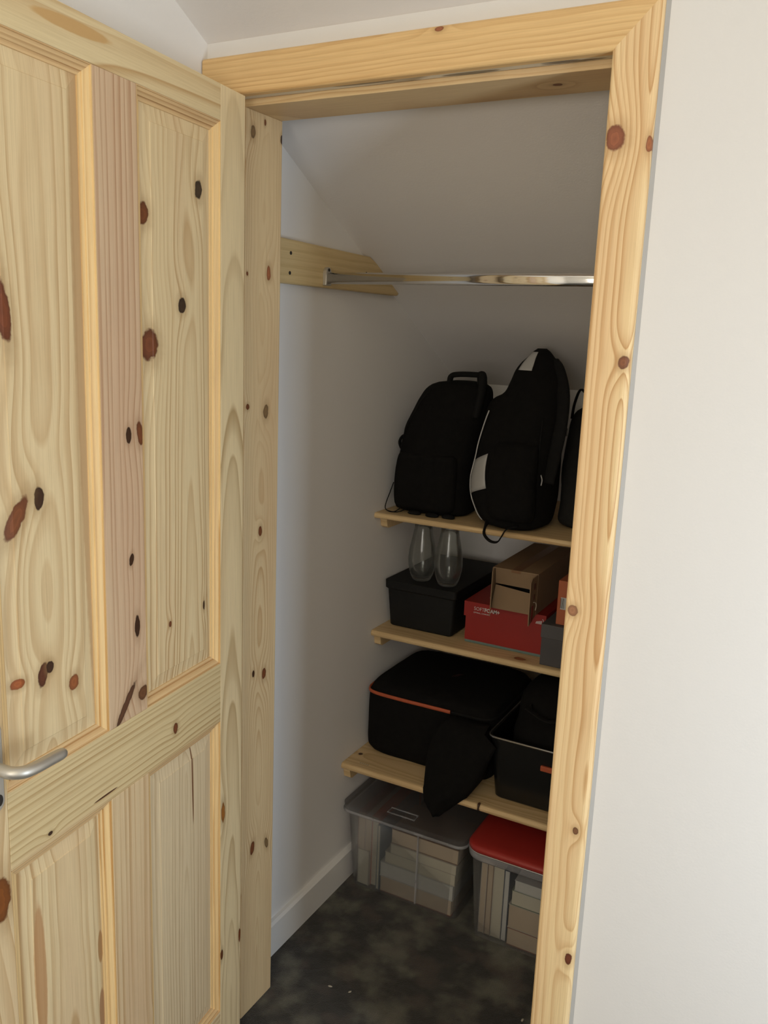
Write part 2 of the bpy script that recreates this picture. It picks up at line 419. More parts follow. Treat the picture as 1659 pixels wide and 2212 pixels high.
for nm, b_ in (('frame', (.01, .06, -.15, -.125, 0, .95)), ('frame', (.01, .06, .125, .15, 0, .95)), ('frame', (.01, .06, -.125, .125, 0, .03)), ('frame', (.01, .06, -.125, .125, .92, .95))):
    obj(nm, box(bm_new(), *b_, .003), M_GLOSS, w1)
w2 = struct(link('window_2', None), 'unseen white window added behind the viewer for the fill light', 'window'); w2.location = (1.2, YF, FZ0)
for b_ in ((-.55, -.51, -.05, 0, 0, 1.), (.51, .55, -.05, 0, 0, 1.), (-.51, .51, -.05, 0, 0, .04), (-.51, .51, -.05, 0, .96, 1.), (-.02, .02, -.045, -.005, .04, .96)):
    obj('frame', box(bm_new(), *b_, .003), M_GLOSS, w2)
# baseboards
bm = bm_new(); prism(bm, [(XW, 0), (XW + .016, 0), (XW + .016, .084), (XW + .010, .090), (XW, .090)], 'y', .153, YK)
struct(obj('baseboard_left', bm, M_GLOSS), 'white skirting board along the left wall inside the cupboard', 'baseboard')
bm = bm_new(); prism(bm, [(.018, 0), (.002, 0), (.002, .084), (.008, .090), (.018, .090)], 'x', .760, XR)
struct(obj('baseboard_back', bm, M_GLOSS), 'white skirting board on the wall right of the doorway', 'baseboard')

# ---------------------------------------------------------------- doorway timber
KB = (112, 66, 40); KD = (62, 40, 26); KR = (150, 92, 60); KG = (120, 96, 66)
EARLY, LATE = (229, 207, 164), (182, 144, 96)
P_LINL = pine('pine_lining_left', 'y', 'z', [
    (.057, 1.922, .007, .011, 0, KG, .012), (.095, 1.947, .003, .006, 0, KB, .004), (.150, 1.927, .004, .008, 0, KD, 0), (.111, 1.670, .007, .013, 0, KR, .012),
    (.042, 1.664, .003, .004, 0, KB, 0), (.046, 1.408, .005, .006, 0, KB, .006), (.107, 1.396, .008, .015, 0, KG, .014), (.092, 1.145, .006, .011, 0, KB, .012),
    (.072, .835, .004, .008, 0, KD, .006), (.110, .822, .007, .013, 0, KB, .012), (.074, .418, .007, .016, 10, KB, .012), (.127, .403, .006, .014, -15, KG, .010)],
    uc=.095, h=.0, tilt=.030, freq=190, seed=2., early=(222, 198, 156), late=(182, 141, 94), contrast=.75, wob=.006, hearts=.3)
P_LINH = pine('pine_lining_head', 'y', 'x', [(.093, .575, .006, .008, 0, KB, .01)], uc=.05, h=.02, freq=120, seed=5., early=(226, 198, 151), late=(184, 141, 92))
P_ROUGH = pine('weathered_pine_edge', 'y', 'x', [(.03, .45, .006, .05, 0, (98, 84, 64), -.8), (.022, .26, .005, .06, 0, (104, 88, 66), -.8), (.024, .60, .003, .03, 0, (60, 46, 34), -.8), (.03, .62, .004, .05, 0, (84, 66, 48), -.8)],
               uc=.03, h=.02, freq=160, seed=8., early=(223, 214, 192), late=(160, 143, 114), contrast=1.)
P_ARH = pine('pine_architrave_head', 'z', 'x', [(2.036, .405, .004, .008, 0, KR, .010)], uc=2.07, h=.03, tilt=.02, freq=120, seed=12., early=(232, 196, 139), late=(195, 148, 92), heart=(225, 176, 116), wob=.012, contrast=.8)
P_ARR = pine('pine_architrave_right', 'x', 'z', [
    (.700, 1.854, .014, .017, 0, (140, 84, 58), .022), (.749, 1.844, .004, .011, 0, (150, 92, 58), .006), (.742, 1.532, .008, .010, 0, (126, 80, 54), .016),
    (.697, 1.130, .008, .009, 0, (150, 106, 76), .012), (.735, .743, .005, .007, 0, (120, 84, 58), .012), (.743, .496, .006, .011, 0, (104, 58, 40), .016)],
    uc=.745, h=.028, tilt=-.012, freq=105, seed=17., early=(243, 216, 166), late=(199, 152, 99), heart=(225, 176, 130), wob=.010, contrast=1.)
P_ARL = pine('pine_architrave_left', 'x', 'z', [], uc=-.03, h=.03, freq=100, seed=19.)

fr = struct(link('trim_1', None), 'pine door lining with stops around the cupboard opening', 'door frame')
obj('lining_board', box(bm_new(), -.042, -.012, .018, .152, 0, 1.990, .0015), P_LINL, fr)
obj('door_stop', box(bm_new(), -.012, 0, .0352, .152, 0, 1.9613, .0015), P_LINL, fr)
obj('lining_board', box(bm_new(), -.012, .696, .018, .152, 1.9745, 1.990, .0015), P_ROUGH, fr)
obj('door_stop', box(bm_new(), -.012, .696, .0352, .152, 1.9613, 1.9745, .0015), P_LINH, fr)
obj('lining_board', box(bm_new(), .696, .722, .018, .152, 0, 1.990, .0015), P_ARL, fr)
obj('door_stop', box(bm_new(), .686, .696, .0352, .152, 0, 1.9613, .0015), P_ARL, fr)
# architrave: mitred boards with rounded arrises
HA, WA_, AW = 1.9737, .6839, .0682
ar = struct(link('trim_2', None), 'pine architrave mitred around the cupboard doorway', 'architrave')
def arch_prof(w, t=.018):
    pr = [(0, .0)]
    for k in range(5): a = math.pi / 2 * k / 4; pr.append((.006 - .006 * math.cos(a), -(t - .006) - .006 * math.sin(a)))
    for k in range(5): a = math.pi / 2 * k / 4; pr.append((w - .008 + .008 * math.sin(a), -(t - .008) - .008 * math.cos(a)))
    pr.append((w, 0)); return pr
PR = arch_prof(AW)
def arch_side(name, mat, sgn, x_in, z0):
    bm = bm_new(); A = []; B = []
    for d, y in PR:
        A.append(bm.verts.new((x_in + sgn * d, .018 + y, z0))); B.append(bm.verts.new((x_in + sgn * d, .018 + y, HA + d)))
    n = len(PR)
    for i in range(n): bm.faces.new((A[i], B[i], B[(i + 1) % n], A[(i + 1) % n]))
    bm.faces.new(A); bm.faces.new(B[::-1]); return obj(name, bm, mat, ar)
arch_side('side_board', P_ARR, 1, WA_, 0.)
bm = bm_new(); A = []; B = []
for d, y in PR:
    A.append(bm.verts.new((-.0735, .018 + y, HA + d))); B.append(bm.verts.new((WA_ + d, .018 + y, HA + d)))
for i in range(len(PR)): bm.faces.new((A[i], B[i], B[(i + 1) % len(PR)], A[(i + 1) % len(PR)]))
bm.faces.new(A); bm.faces.new(B[::-1]); obj('head_board', bm, P_ARH, ar)
bm = bm_new(); box(bm, -.0735, -.014, 0, .018, 0, HA - .001, .003); obj('side_board', bm, P_ARL, ar)

bm = bm_new(); cq = [(WA_ + AW - .001, .0179), (WA_ + AW + .0060, .0179), (WA_ + AW + .0005, .0125), (WA_ + AW - .001, .0125)]  # thin grey strip where the right architrave meets the wall
prism(bm, cq, 'z', 0, HA + AW); obj('edge_strip', bm, plain('grey_edge_strip', (.42, .40, .37, 1), .6), ar)
# ---------------------------------------------------------------- the open door (local x from the hinge, y out of the face)
DA = -.1151
door = struct(link('door_1', None), 'knotty pine four-panel door standing open on the left', 'door')
door.location = (.0313, -.008, 0); door.rotation_euler = (0, 0, math.atan2(-math.cos(DA), -math.sin(DA)))
DT = .035; DZ = 1.967
def rec(knots, d=.0086):
    return [(u - d * (1.444 - u) / .865, v + d * (v - CZ) / .865) + tuple(q) for u, v, *q in knots]
def dpine(nm, U, V, knots, **k):
    kw = dict(early=EARLY, late=LATE, heart=(205, 167, 132)); kw.update(k); return pine(nm, U, V, knots, **kw)
P_HS = dpine('pine_hinge_stile', 'x', 'z', [(.071, .595, .007, .022, 0, (150, 96, 44), .016), (.005, .266, .004, .017, 0, (110, 56, 26), .006), (.075, .268, .005, .012, 0, (96, 54, 30), .008)],
             uc=.038, h=.010, tilt=.055, freq=78, seed=31., early=(234, 213, 170), late=(178, 148, 103), wob=.006, hearts=.15)
P_LS = dpine('pine_lock_stile', 'x', 'z', [(.643, .770, .018, .035, 0, (120, 70, 30), .02)], uc=.68, h=.03, tilt=.01, freq=80, seed=33.)
P_TR = dpine('pine_top_rail', 'z', 'x', [(1.9445, .441, .0085, .075, -1.5, (198, 158, 102), -.9)], uc=1.90, h=.04, tilt=.03, freq=70, seed=36., wob=.015, early=(226, 207, 163), late=(190, 154, 105), hearts=.1)
P_LR = dpine('pine_lock_rail', 'z', 'x', [(.849, .229, .010, .007, 0, KB, .006), (.817, .543, .0035, .005, 0, KD, .008), (.815, .42, .0016, .028, 0, (84, 52, 34), -1.)], uc=.72, h=.02, freq=92, seed=40., wob=.004, early=(221, 200, 154), late=(178, 145, 96), heart=(201, 161, 130), contrast=1., hearts=.6)
P_BR = dpine('pine_bottom_rail', 'z', 'x', [], uc=.03, h=.03, freq=80, seed=43.)
P_MU = dpine('pine_muntin_upper', 'x', 'z', [(.344, 1.391, .006, .013, 0, KD, .006), (.316, 1.391, .008, .018, 12, KB, .008), (.343, 1.190, .005, .010, -15, KD, .004), (.332, 1.074, .0065, .018, 0, KD, .006),
             (.365, .949, .007, .042, -38, (92, 62, 44), .010), (.320, .953, .012, .012, 0, (104, 70, 46), .008)], uc=.47, h=.012, freq=75, seed=46., wob=.005, early=(215, 187, 154), late=(178, 137, 103), heart=(205, 169, 139), hearts=.45)
P_ML = dpine('pine_muntin_lower', 'x', 'z', [(.305, .50, .003, .012, 0, (110, 76, 48), 0), (.295, .284, .010, .012, 0, KB, .010)], uc=.25, h=.01, freq=80, seed=49., wob=.004, early=(223, 198, 158), late=(186, 150, 105), hearts=.4)
P_PUR = dpine('pine_panel_upper_right', 'x', 'z', rec([(.297, 1.727, .013, .017, 0, (110, 64, 36), .016), (.150, 1.784, .010, .016, 0, (66, 52, 38), .014), (.199, 1.594, .010, .013, 0, (62, 46, 34), .016),
              (.285, 1.529, .019, .024, 0, (112, 66, 42), .022), (.137, 1.055, .004, .009, 0, KD, .008), (.242, 1.050, .004, .006, 0, KB, .008)]), uc=.165, h=-.030, tilt=.045, freq=84, seed=52., wob=.014, hearts=.25)
P_PUL = dpine('pine_panel_upper_left', 'x', 'z', rec([(.586, 1.572, .012, .042, 8, (112, 62, 38), .020), (.538, 1.322, .009, .017, 0, KD, .012), (.580, 1.300, .012, .032, -35, (120, 72, 44), .016), (.545, 1.066, .009, .017, -14, (90, 52, 34), .010),
              (.530, 1.074, .007, .009, 0, KD, .006), (.590, 1.070, .011, .007, 0, (150, 84, 44), .008), (.483, 1.034, .010, .012, 0, (140, 84, 50), .014), (.424, 1.42, .030, .60, 1.0, (186, 150, 108), -.75)]), uc=.52, h=.02, tilt=.012, freq=62, seed=55., wob=.014, contrast=.7, hearts=.15)
P_PLR = dpine('pine_panel_lower_right', 'x', 'z', rec([(.178, .715, .0022, .085, 1.5, (122, 82, 56), -1.)]), uc=.185, h=.016, tilt=-.030, freq=110, seed=58., wob=.012, early=(222, 202, 166), late=(175, 145, 105), hearts=.1)
P_PLL = dpine('pine_panel_lower_left', 'x', 'z', rec([(.440, .55, .007, .030, 0, (164, 122, 78), -.9), (.440, .43, .008, .040, 0, (160, 118, 84), -.9), (.545, .30, .020, .045, 0, (176, 142, 92), -.8), (.575, .60, .012, .12, 0, (184, 138, 92), -.8)]), uc=.50, h=.020, tilt=.03, freq=78, seed=61., wob=.020, contrast=1.1, hearts=.3)
P_MV = dpine('pine_moulding_upright', 'x', 'z', [], uc=.0, h=.03, freq=130, seed=64., early=(237, 205, 149), late=(197, 152, 94), heart=(216, 174, 121), wob=.004)
P_MH = dpine('pine_moulding_level', 'z', 'x', [], uc=.0, h=.03, freq=130, seed=66., early=(223, 191, 142), late=(184, 139, 90), heart=(205, 161, 121), wob=.004)

S1, S2, S3, S4, S5 = .080, .309, .406, .620, .700
ZB, ZL0, ZL1, ZTP = .134, .800, .920, 1.908
def dbox(nm, x0, x1, z0, z1, mat, bev=.0012): return obj(nm, box(bm_new(), x0, x1, -DT, 0, z0, z1, bev), mat, door)
dbox('stile', 0, S1, .006, DZ, P_HS); dbox('stile', S4, S5, .006, DZ, P_LS)
dbox('rail', S1, S4, ZTP, DZ, P_TR); dbox('rail', S1, S4, ZL0, ZL1, P_LR); dbox('rail', S1, S4, .006, ZB, P_BR)
dbox('muntin', S2, S3, ZL1, ZTP, P_MU); dbox('muntin', S2, S3, ZB, ZL0, P_ML)
MP = [(x * .62, y * .72) for x, y in [(0, -.0005), (.0025, -.0008), (.0030, -.0040), (.0065, -.0046), (.0105, -.0062), (.0150, -.0092), (.0190, -.0108), (.0196, -.0138), (.0240, -.0145), (.0290, -.0150), (.0300, -.0185)]]
def panel(x0, x1, z0, z1, mat):
    pn = None
    e = .0178; b = .024
    bm = bm_new()
    def ring(i, y): return [bm.verts.new(p) for p in ((x0 + i, y, z0 + i), (x1 - i, y, z0 + i), (x1 - i, y, z1 - i), (x0 + i, y, z1 - i))]
    Rg = [ring(e, -.022), ring(e, -.0128), ring(e + .003, -.0126), ring(e + b, -.0094), ring(e + b + .0012, -.0084)]
    for a, c in zip(Rg, Rg[1:]):
        for k in range(4): bm.faces.new((a[k], a[(k + 1) % 4], c[(k + 1) % 4], c[k]))
    bm.faces.new(Rg[-1]); bm.faces.new(Rg[0][::-1])
    pn = obj('panel', bm, mat, door)
    # four mitred mouldings
    for side in range(4):
        bm = bm_new(); A = []; B = []
        prof = MP + [(.0186, -.024), (0, -.024)]
        for i, y in prof:
            c0, c1, c2, c3 = (x0 + i, z0 + i), (x1 - i, z0 + i), (x1 - i, z1 - i), (x0 + i, z1 - i)
            a, c = [(c0, c1), (c1, c2), (c2, c3), (c3, c0)][side]
            A.append(bm.verts.new((a[0], y, a[1]))); B.append(bm.verts.new((c[0], y, c[1])))
        n = len(prof)
        for i in range(n): bm.faces.new((A[i], B[i], B[(i + 1) % n], A[(i + 1) % n]))
        bm.faces.new(A[::-1]); bm.faces.new(B)
        obj('moulding', bm, P_MH if side in (0, 2) else P_MV, door)
panel(S1, S2, ZL1, ZTP, P_PUR); panel(S3, S4, ZL1, ZTP, P_PUL); panel(S1, S2, ZB, ZL0, P_PLR); panel(S3, S4, ZB, ZL0, P_PLL)
# lever handle on its back plate
hd = link('handle', None, door); hd.location = (.650, 0, .974); hd['label'] = 'satin metal lever handle on a long back plate'
bm = bm_new(); pts = []
for k in range(13): a = math.pi * k / 12; pts.append((-.0205 * math.cos(a), .047 + .015 * math.sin(a)))
for k in range(13): a = math.pi * k / 12; pts.append((.0205 * math.cos(a), -.055 - .015 * math.sin(a)))
prism(bm, pts[::-1], 'y', .0002, .006, .0012); obj('back_plate', bm, ALU, hd)
bm = bm_new(); prism(bm, [(.0055 * math.cos(k * math.pi / 8) - .011, -.052 + .0085 * math.sin(k * math.pi / 8)) for k in range(16)], 'y', .0055, .0066); obj('keyhole', bm, DARKHOLE, hd)
pth = smooth_path([(.003, .005, .004), (.003, .026, .004), (.001, .042, .003), (-.010, .0525, .0015), (-.028, .055, 0), (-.055, .054, -.002), (-.086, .0525, -.0045)], 6)
bm = bm_new(); n_ = len(pth)
sweep(bm, pth, .0085, .0085, 14, radii=[.98 + .05 * math.sin(i / n_ * 3.1) if i < n_ - 3 else (.97, .86, .55)[i - n_ + 3] for i in range(n_)])
obj('lever', bm, ALU, hd, smooth=True)
for z in (.25, 1.0, 1.72):
    bm = bm_new(); sweep(bm, [(-.004, -.038, z - .05), (-.004, -.038, z + .05)], .0055, sides=12); box(bm, -.003, -.0005, -.033, -.004, z - .05, z + .05)
    obj('hinge', bm, ALU, door)

# ---------------------------------------------------------------- hanging rail and its batten
P_BAT = pine('pine_batten', 'z', 'y', [], uc=1.72, h=.05, freq=60, seed=71., early=(215, 191, 142), late=(184, 154, 103), contrast=.5, hearts=.1)
bt = thing('rail_batten', 'pale pine batten screwed to the cupboard left wall, holding the chrome rail', 'batten', (XW, .45, 1.66))
bm = bm_new(); prism(bm, [(y - .45, z - 1.66) for y, z in ((.17, 1.659), (.772, 1.661), (.782, 1.668), (.692, 1.722), (.618, 1.748), (.17, 1.754))], 'x', .0002, .0205, .003)
obj('board', bm, P_BAT, bt)
for y, z in ((.268, 1.724), (.265, 1.682), (.60, 1.706), (.54, 1.69)):
    bm = bm_new(); sweep(bm, [(.0195, y - .45, z - 1.66), (.0212, y - .45, z - 1.66)], .004, sides=10); obj('screw', bm, DARKHOLE, bt)
rl = thing('clothes_rail', 'shiny chrome oval hanging rail across the upper cupboard', 'rail', (.45, .41, 1.681))
def oval(x0, x1, a, b, n=24): return [(b * math.cos(2 * math.pi * k / n), a * math.sin(2 * math.pi * k / n)) for k in range(n)]
bm = bm_new()
pr = [(.0075 * math.copysign(abs(math.cos(2 * math.pi * k / 32)) ** .8, math.cos(2 * math.pi * k / 32)), .0128 * math.copysign(abs(math.sin(2 * math.pi * k / 32)) ** .62, math.sin(2 * math.pi * k / 32))) for k in range(32)]
prism(bm, pr, 'x', XW + .0225 - .45, XCR - .005 - .45); o = obj('tube', bm, CHROME, rl)
for p_ in o.data.polygons: p_.use_smooth = len(p_.vertices) == 4
for x0, x1 in ((XW + .0207, XW + .030), (XCR - .010, XCR - .0006)):
    bm = bm_new(); ol = [(.0115 * math.cos(math.pi * k / 8), .012 + .013 * math.sin(math.pi * k / 8)) for k in range(9)] + [(-.0115, -.016), (.0115, -.016)]
    prism(bm, ol, 'x', x0 - .45, x1 - .45, .0012); so = obj('end_socket', bm, ALU, rl)
    bm = bm_new(); sweep(bm, [(x1 - .45 - .0006, 0, .0185), (x1 - .45 + .0008, 0, .0185)], .0038, sides=10); obj('screw', bm, DARKHOLE, so)

# ---------------------------------------------------------------- shelves
def shelf(name_label, y0, z1, t, knots, seed, bat):
    s = thing('shelf', name_label, 'shelf', (XW, y0, z1 - t), 0, 'pine shelves in the cupboard')
    m = pine('pine_shelf_board', 'y', 'x', knots, uc=.08, h=.03, freq=90, seed=seed, early=(217, 189, 142), late=(178, 141, 94), contrast=.7)
    L = XCR - XW - .001; r = t * .42
    pf = []
    for k in range(7): a = math.pi * k / 6; pf.append((r - r * math.sin(a), t / 2 - (t / 2) * math.cos(a)))
    pf += [(YK - .004 - y0, t), (YK - .004 - y0, 0)]
    bm = bm_new(); prism(bm, pf, 'x', .0008, L); obj('board', bm, m, s)
    y0b, zz = bat
    pb = [(y0b, -.0005), (y0b + .006, -.028), (y0b + .016, -.034), (YK - y0 - .01, -.034), (YK - y0 - .01, -.0005)]
    bm = bm_new(); prism(bm, pb, 'x', .0006, .022, .0015); obj('support_batten', bm, m, s)
    bm = bm_new(); prism(bm, pb, 'x', L - .022, L - .0005, .0015); obj('support_batten', bm, m, s)
    return s
Z1, Z2, Z3 = .376, .7257, 1.072
sh1 = shelf('lowest pine shelf, just above the two clear plastic tubs', .585, Z1, .019, [(.006, .415, .008, .004, 0, KD, .006), (.075, .02, .006, .006, 0, KD, .004)], 81., (.012, 0))
sh2 = shelf('middle pine shelf, carrying the red shoe box', .730, Z2, .018, [(.03, .44, .010, .016, 0, (140, 92, 58), .01)], 85., (.018, 0))
sh3 = shelf('top pine shelf, carrying the black backpacks', .724, Z3, .016, [], 89., (.035, 0))
bm = bm_new()
for k in range(5): box(bm, .045 + k * .006, .048 + k * .006, .026 + .001 * (k % 2), .033, .0190, .0193)
obj('price_mark', bm, plain('pale_mark', (.42, .36, .24, 1), .7), sh1)

# ---------------------------------------------------------------- bags on the top shelf
pi = math.pi
# left backpack
b1 = thing('backpack', 'black backpack on the left of the top shelf, with a thin drawcord loop', 'backpack', (.07, .87, Z3 + .0008))
def rel(secs, o): return [(z - o[2], x - o[0], y - o[1], hx, hy, n) for z, x, y, hx, hy, n in secs]
O1 = (.07, .87, Z3 + .0008)
L1 = Loft(rel([(1.0728, .046, .872, .100, .070, 3.0), (1.080, .045, .870, .110, .086, 3.2), (1.12, .045, .870, .114, .097, 3.2), (1.20, .048, .872, .113, .098, 3.0), (1.30, .060, .874, .112, .088, 3.0),
          (1.36, .078, .876, .109, .076, 2.9), (1.40, .090, .878, .100, .064, 2.7), (1.425, .099, .880, .088, .052, 2.5), (1.437, .106, .880, .066, .040, 2.3), (1.442, .110, .880, .030, .024, 2.)], O1), .005, 3.1)
obj('body', L1.build(bm_new(), 56, 56), BLK, b1, True)
pk = Loft(rel([(1.085, .046, .790, .078, .016, 3.), (1.095, .046, .787, .090, .022, 3.2), (1.18, .046, .785, .092, .024, 3.2), (1.235, .048, .789, .088, .018, 3.), (1.245, .048, .793, .076, .010, 2.6)], O1), .003, 8.)
obj('front_pocket', pk.build(bm_new(), 24, 40), BLK, b1, True)
def path_rel(pts, o): return [(p[0] - o[0], p[1] - o[1], p[2] - o[2]) for p in pts]
bm = bm_new(); sweep(bm, smooth_path(path_rel([(.078, .856, 1.418), (.076, .852, 1.440), (.082, .850, 1.455), (.104, .849, 1.4600), (.140, .849, 1.4615), (.166, .850, 1.460), (.176, .852, 1.448), (.176, .856, 1.425)], O1), 6), .0075, .011, 10, up=(0, 1, 0))
obj('handle', bm, BLK2, b1, True)
bm = bm_new(); sweep(bm, smooth_path(path_rel([(.164, .862, 1.440), (.168, .850, 1.462), (.177, .842, 1.454), (.181, .830, 1.425), (.179, .822, 1.39), (.170, .826, 1.350)], O1), 6), .010, .014, 10, up=(0, 1, 0))
obj('shoulder_strap', bm, BLK2, b1, True)
bm = bm_new(); sweep(bm, smooth_path(path_rel([(.05, .940, 1.415), (.052, .958, 1.40), (.050, .975, 1.34), (.045, .978, 1.24), (.040, .968, 1.12)], O1), 6), .020, .006, 10, up=(0, 1, .3))
obj('shoulder_strap', bm, BLK2, b1, True)
bm = bm_new(); sweep(bm, smooth_path(path_rel([(-.058, .800, 1.150), (-.062, .790, 1.125), (-.066, .775, 1.095), (-.062, .764, 1.079), (-.045, .758, 1.0748), (-.030, .764, 1.0755), (-.020, .785, 1.090), (-.022, .800, 1.115)], O1), 8), .0014, sides=6)
sweep(bm, smooth_path(path_rel([(-.055, .760, 1.0755), (-.035, .752, 1.0748), (-.015, .770, 1.0765), (.0, .79, 1.092)], O1), 6), .0014, sides=6)
obj('drawcord', bm, BLK2, b1, True)
bm = bm_new(); sweep(bm, smooth_path(path_rel([(-.040, .845, 1.285), (-.056, .842, 1.279), (-.0655, .842, 1.262), (-.062, .845, 1.245), (-.052, .85, 1.232)], O1), 5), .003, .008, 8, up=(0, 1, 0)); obj('side_tab', bm, BLK2, b1, True)
bm = bm_new()
sweep(bm, [L1.at(z / 1000 - O1[2], -pi / 2 + .95 * math.sin((z - 1250) / 170. * pi / 2) * 0 - .9, .002) for z in range(1250, 1425, 8)], .0016, sides=6)
obj('zip', bm, BLK2, b1, True)
for i, (x, y) in enumerate(((.025, .772), (.080, .770), (.125, .778))):
    bm = bm_new(); L = Loft(rel([(1.0728, x, y, .016, .008, 2.5), (1.077, x, y, .020, .010, 2.5), (1.083, x, y + .004, .012, .006, 2.)], O1), .002, i * 3.); obj('strap_end', L.build(bm, 8, 20), BLK2, b1, True)

# right backpack with grey piping
O2 = (.29, .87, Z3 + .0008)
b2 = thing('backpack', 'tall black backpack with pale grey piping and a grey patch', 'backpack', O2)
L2 = Loft(rel([(1.0728, .312, .825, .055, .070, 2.8), (1.082, .306, .828, .078, .090, 3.), (1.12, .294, .838, .098, .106, 3.), (1.16, .287, .845, .108, .110, 3.), (1.22, .288, .852, .107, .110, 3.),
          (1.30, .290, .866, .105, .096, 2.9), (1.38, .294, .880, .102, .082, 2.8), (1.402, .299, .884, .096, .077, 2.7), (1.418, .310, .887, .081, .072, 2.7), (1.45, .315, .892, .072, .066, 2.6), (1.478, .313, .899, .062, .057, 2.5), (1.500, .312, .907, .048, .045, 2.4), (1.515, .311, .912, .033, .036, 2.3), (1.530, .311, .915, .021, .024, 2.2), (1.538, .311, .916, .011, .014, 2.)], O2), .005, 11.)
obj('body', L2.build(bm_new(), 64, 56), BLK, b2, True)
def th_edge(z): return -pi / 2 - .93 - .12 * math.sin((z) * 14.)
zs = [.012 + k * (.30 - .012) / 40 for k in range(41)]
bm = bm_new(); sweep(bm, [L2.at(z, th_edge(z), .0035) for z in zs], .0018, sides=6); obj('piping', bm, PIPE, b2, True)
bm = bm_new(); zp = [.105 + k * .008 for k in range(9)]
# slanted patch: lower edge falls to the left
def patch_slant(bm):
    n, m = 8, 9; th = lambda z, k: th_edge(z) + .05 + (.50 + 2.2 * (.17 - z)) * k / n
    F = []; B = []
    for i in range(m):
        F.append([]); B.append([])
        for k in range(n + 1):
            z = .078 + .026 * k / n + .088 * i / (m - 1)
            F[-1].append(bm.verts.new(L2.at(z, th(z, k), .0030))); B[-1].append(bm.verts.new(L2.at(z, th(z, k), .0010)))
    for i in range(m - 1):
        for k in range(n):
            bm.faces.new((F[i][k], F[i][k + 1], F[i + 1][k + 1], F[i + 1][k])); bm.faces.new((B[i][k], B[i + 1][k], B[i + 1][k + 1], B[i][k + 1]))
    for i in range(m - 1):
        bm.faces.new((F[i][0], F[i + 1][0], B[i + 1][0], B[i][0])); bm.faces.new((F[i][n], B[i][n], B[i + 1][n], F[i + 1][n]))
    for k in range(n):
        bm.faces.new((F[0][k], B[0][k], B[0][k + 1], F[0][k + 1])); bm.faces.new((F[-1][k], F[-1][k + 1], B[-1][k + 1], B[-1][k]))
    return bm
bm.free(); obj('reflective_patch', patch_slant(bm_new()), REFL, b2, True)
bm = bm_new(); L2.patch(bm, [.408 + k * .006 for k in range(9)], lambda z: -pi / 2 - .75, lambda z: -pi / 2 - .05, .0025); obj('top_tab', bm, PIPE, b2, True)
bm = bm_new(); sweep(bm, smooth_path(path_rel([(.285, .945, 1.470), (.290, .955, 1.500), (.310, .958, 1.512), (.335, .955, 1.490)], O2), 6), .006, .012, 8, up=(0, 1, 0)); obj('handle', bm, BLK2, b2, True)
bm = bm_new(); sweep(bm, smooth_path(path_rel([(.345, .905, 1.505), (.372, .880, 1.480), (.398, .850, 1.42), (.404, .825, 1.34), (.400, .80, 1.26), (.392, .790, 1.20)], O2), 6), .007, .018, 10, up=(1, 0, 0)); obj('shoulder_strap', bm, BLK2, b2, True)
bm = bm_new(); sweep(bm, smooth_path(path_rel([(.255, .745, 1.090), (.256, .725, 1.082), (.260, .709, 1.062), (.278, .706, 1.047), (.298, .706, 1.047), (.308, .707, 1.062), (.318, .716, 1.082), (.340, .735, 1.090)], O2), 6), .0018, .007, 8, up=(0, 1, .25)); obj('webbing_loop', bm, BLK2, b2, True)
pk = Loft(rel([(1.10, .318, .745, .050, .022, 2.8), (1.115, .316, .742, .062, .030, 3.), (1.22, .312, .748, .064, .032, 3.), (1.29, .312, .770, .056, .022, 2.8), (1.30, .312, .78, .045, .012, 2.4)], O2), .003, 5.)
obj('front_pocket', pk.build(bm_new(), 26, 40), BLK, b2, True)
bm = bm_new(); sweep(bm, [L2.at(z / 1000., -pi / 2 + .75, .002) for z in range(60, 300, 10)], .002, sides=6); obj('zip', bm, BLK2, b2, True)
bm = bm_new(); sweep(bm, smooth_path(path_rel([(.378, .775, 1.222), (.384, .770, 1.210), (.383, .768, 1.196)], O2), 4), .0016, sides=6); obj('zip_pull', bm, PIPE, b2, True)

# third bag, half hidden by the door frame
O3 = (.46, 1.07, Z3 + .0008)
b3 = thing('holdall', 'soft charcoal bag at the right end of the top shelf, partly hidden', 'bag', O3)
L3 = Loft(rel([(1.0728, .490, .975, .085, .100, 3.6), (1.085, .488, .972, .098, .112, 4.), (1.14, .488, .980, .096, .112, 4.), (1.22, .482, 1.012, .106, .098, 3.6), (1.29, .476, 1.045, .106, .086, 3.2), (1.34, .470, 1.065, .102, .070, 2.8), (1.368, .466, 1.073, .090, .052, 2.5), (1.386, .462, 1.08, .060, .030, 2.2)], O3), .004, 21.)
obj('body', L3.build(bm_new(), 40, 48), BLK3, b3, True)
bm = bm_new(); sweep(bm, smooth_path(path_rel([(.372, 1.035, 1.350), (.378, 1.030, 1.392), (.392, 1.028, 1.430), (.412, 1.030, 1.415), (.440, 1.035, 1.380)], O3), 5), .003, .010, 8, up=(0, 1, 0)); obj('handle', bm, BLK2, b3, True)
bm = bm_new(); box(bm, -.098, -.080, -.098, -.092, .232, .254, .001); ob = obj('buckle', bm, plain('pale_buckle', (.20, .19, .18, 1), .4), b3)

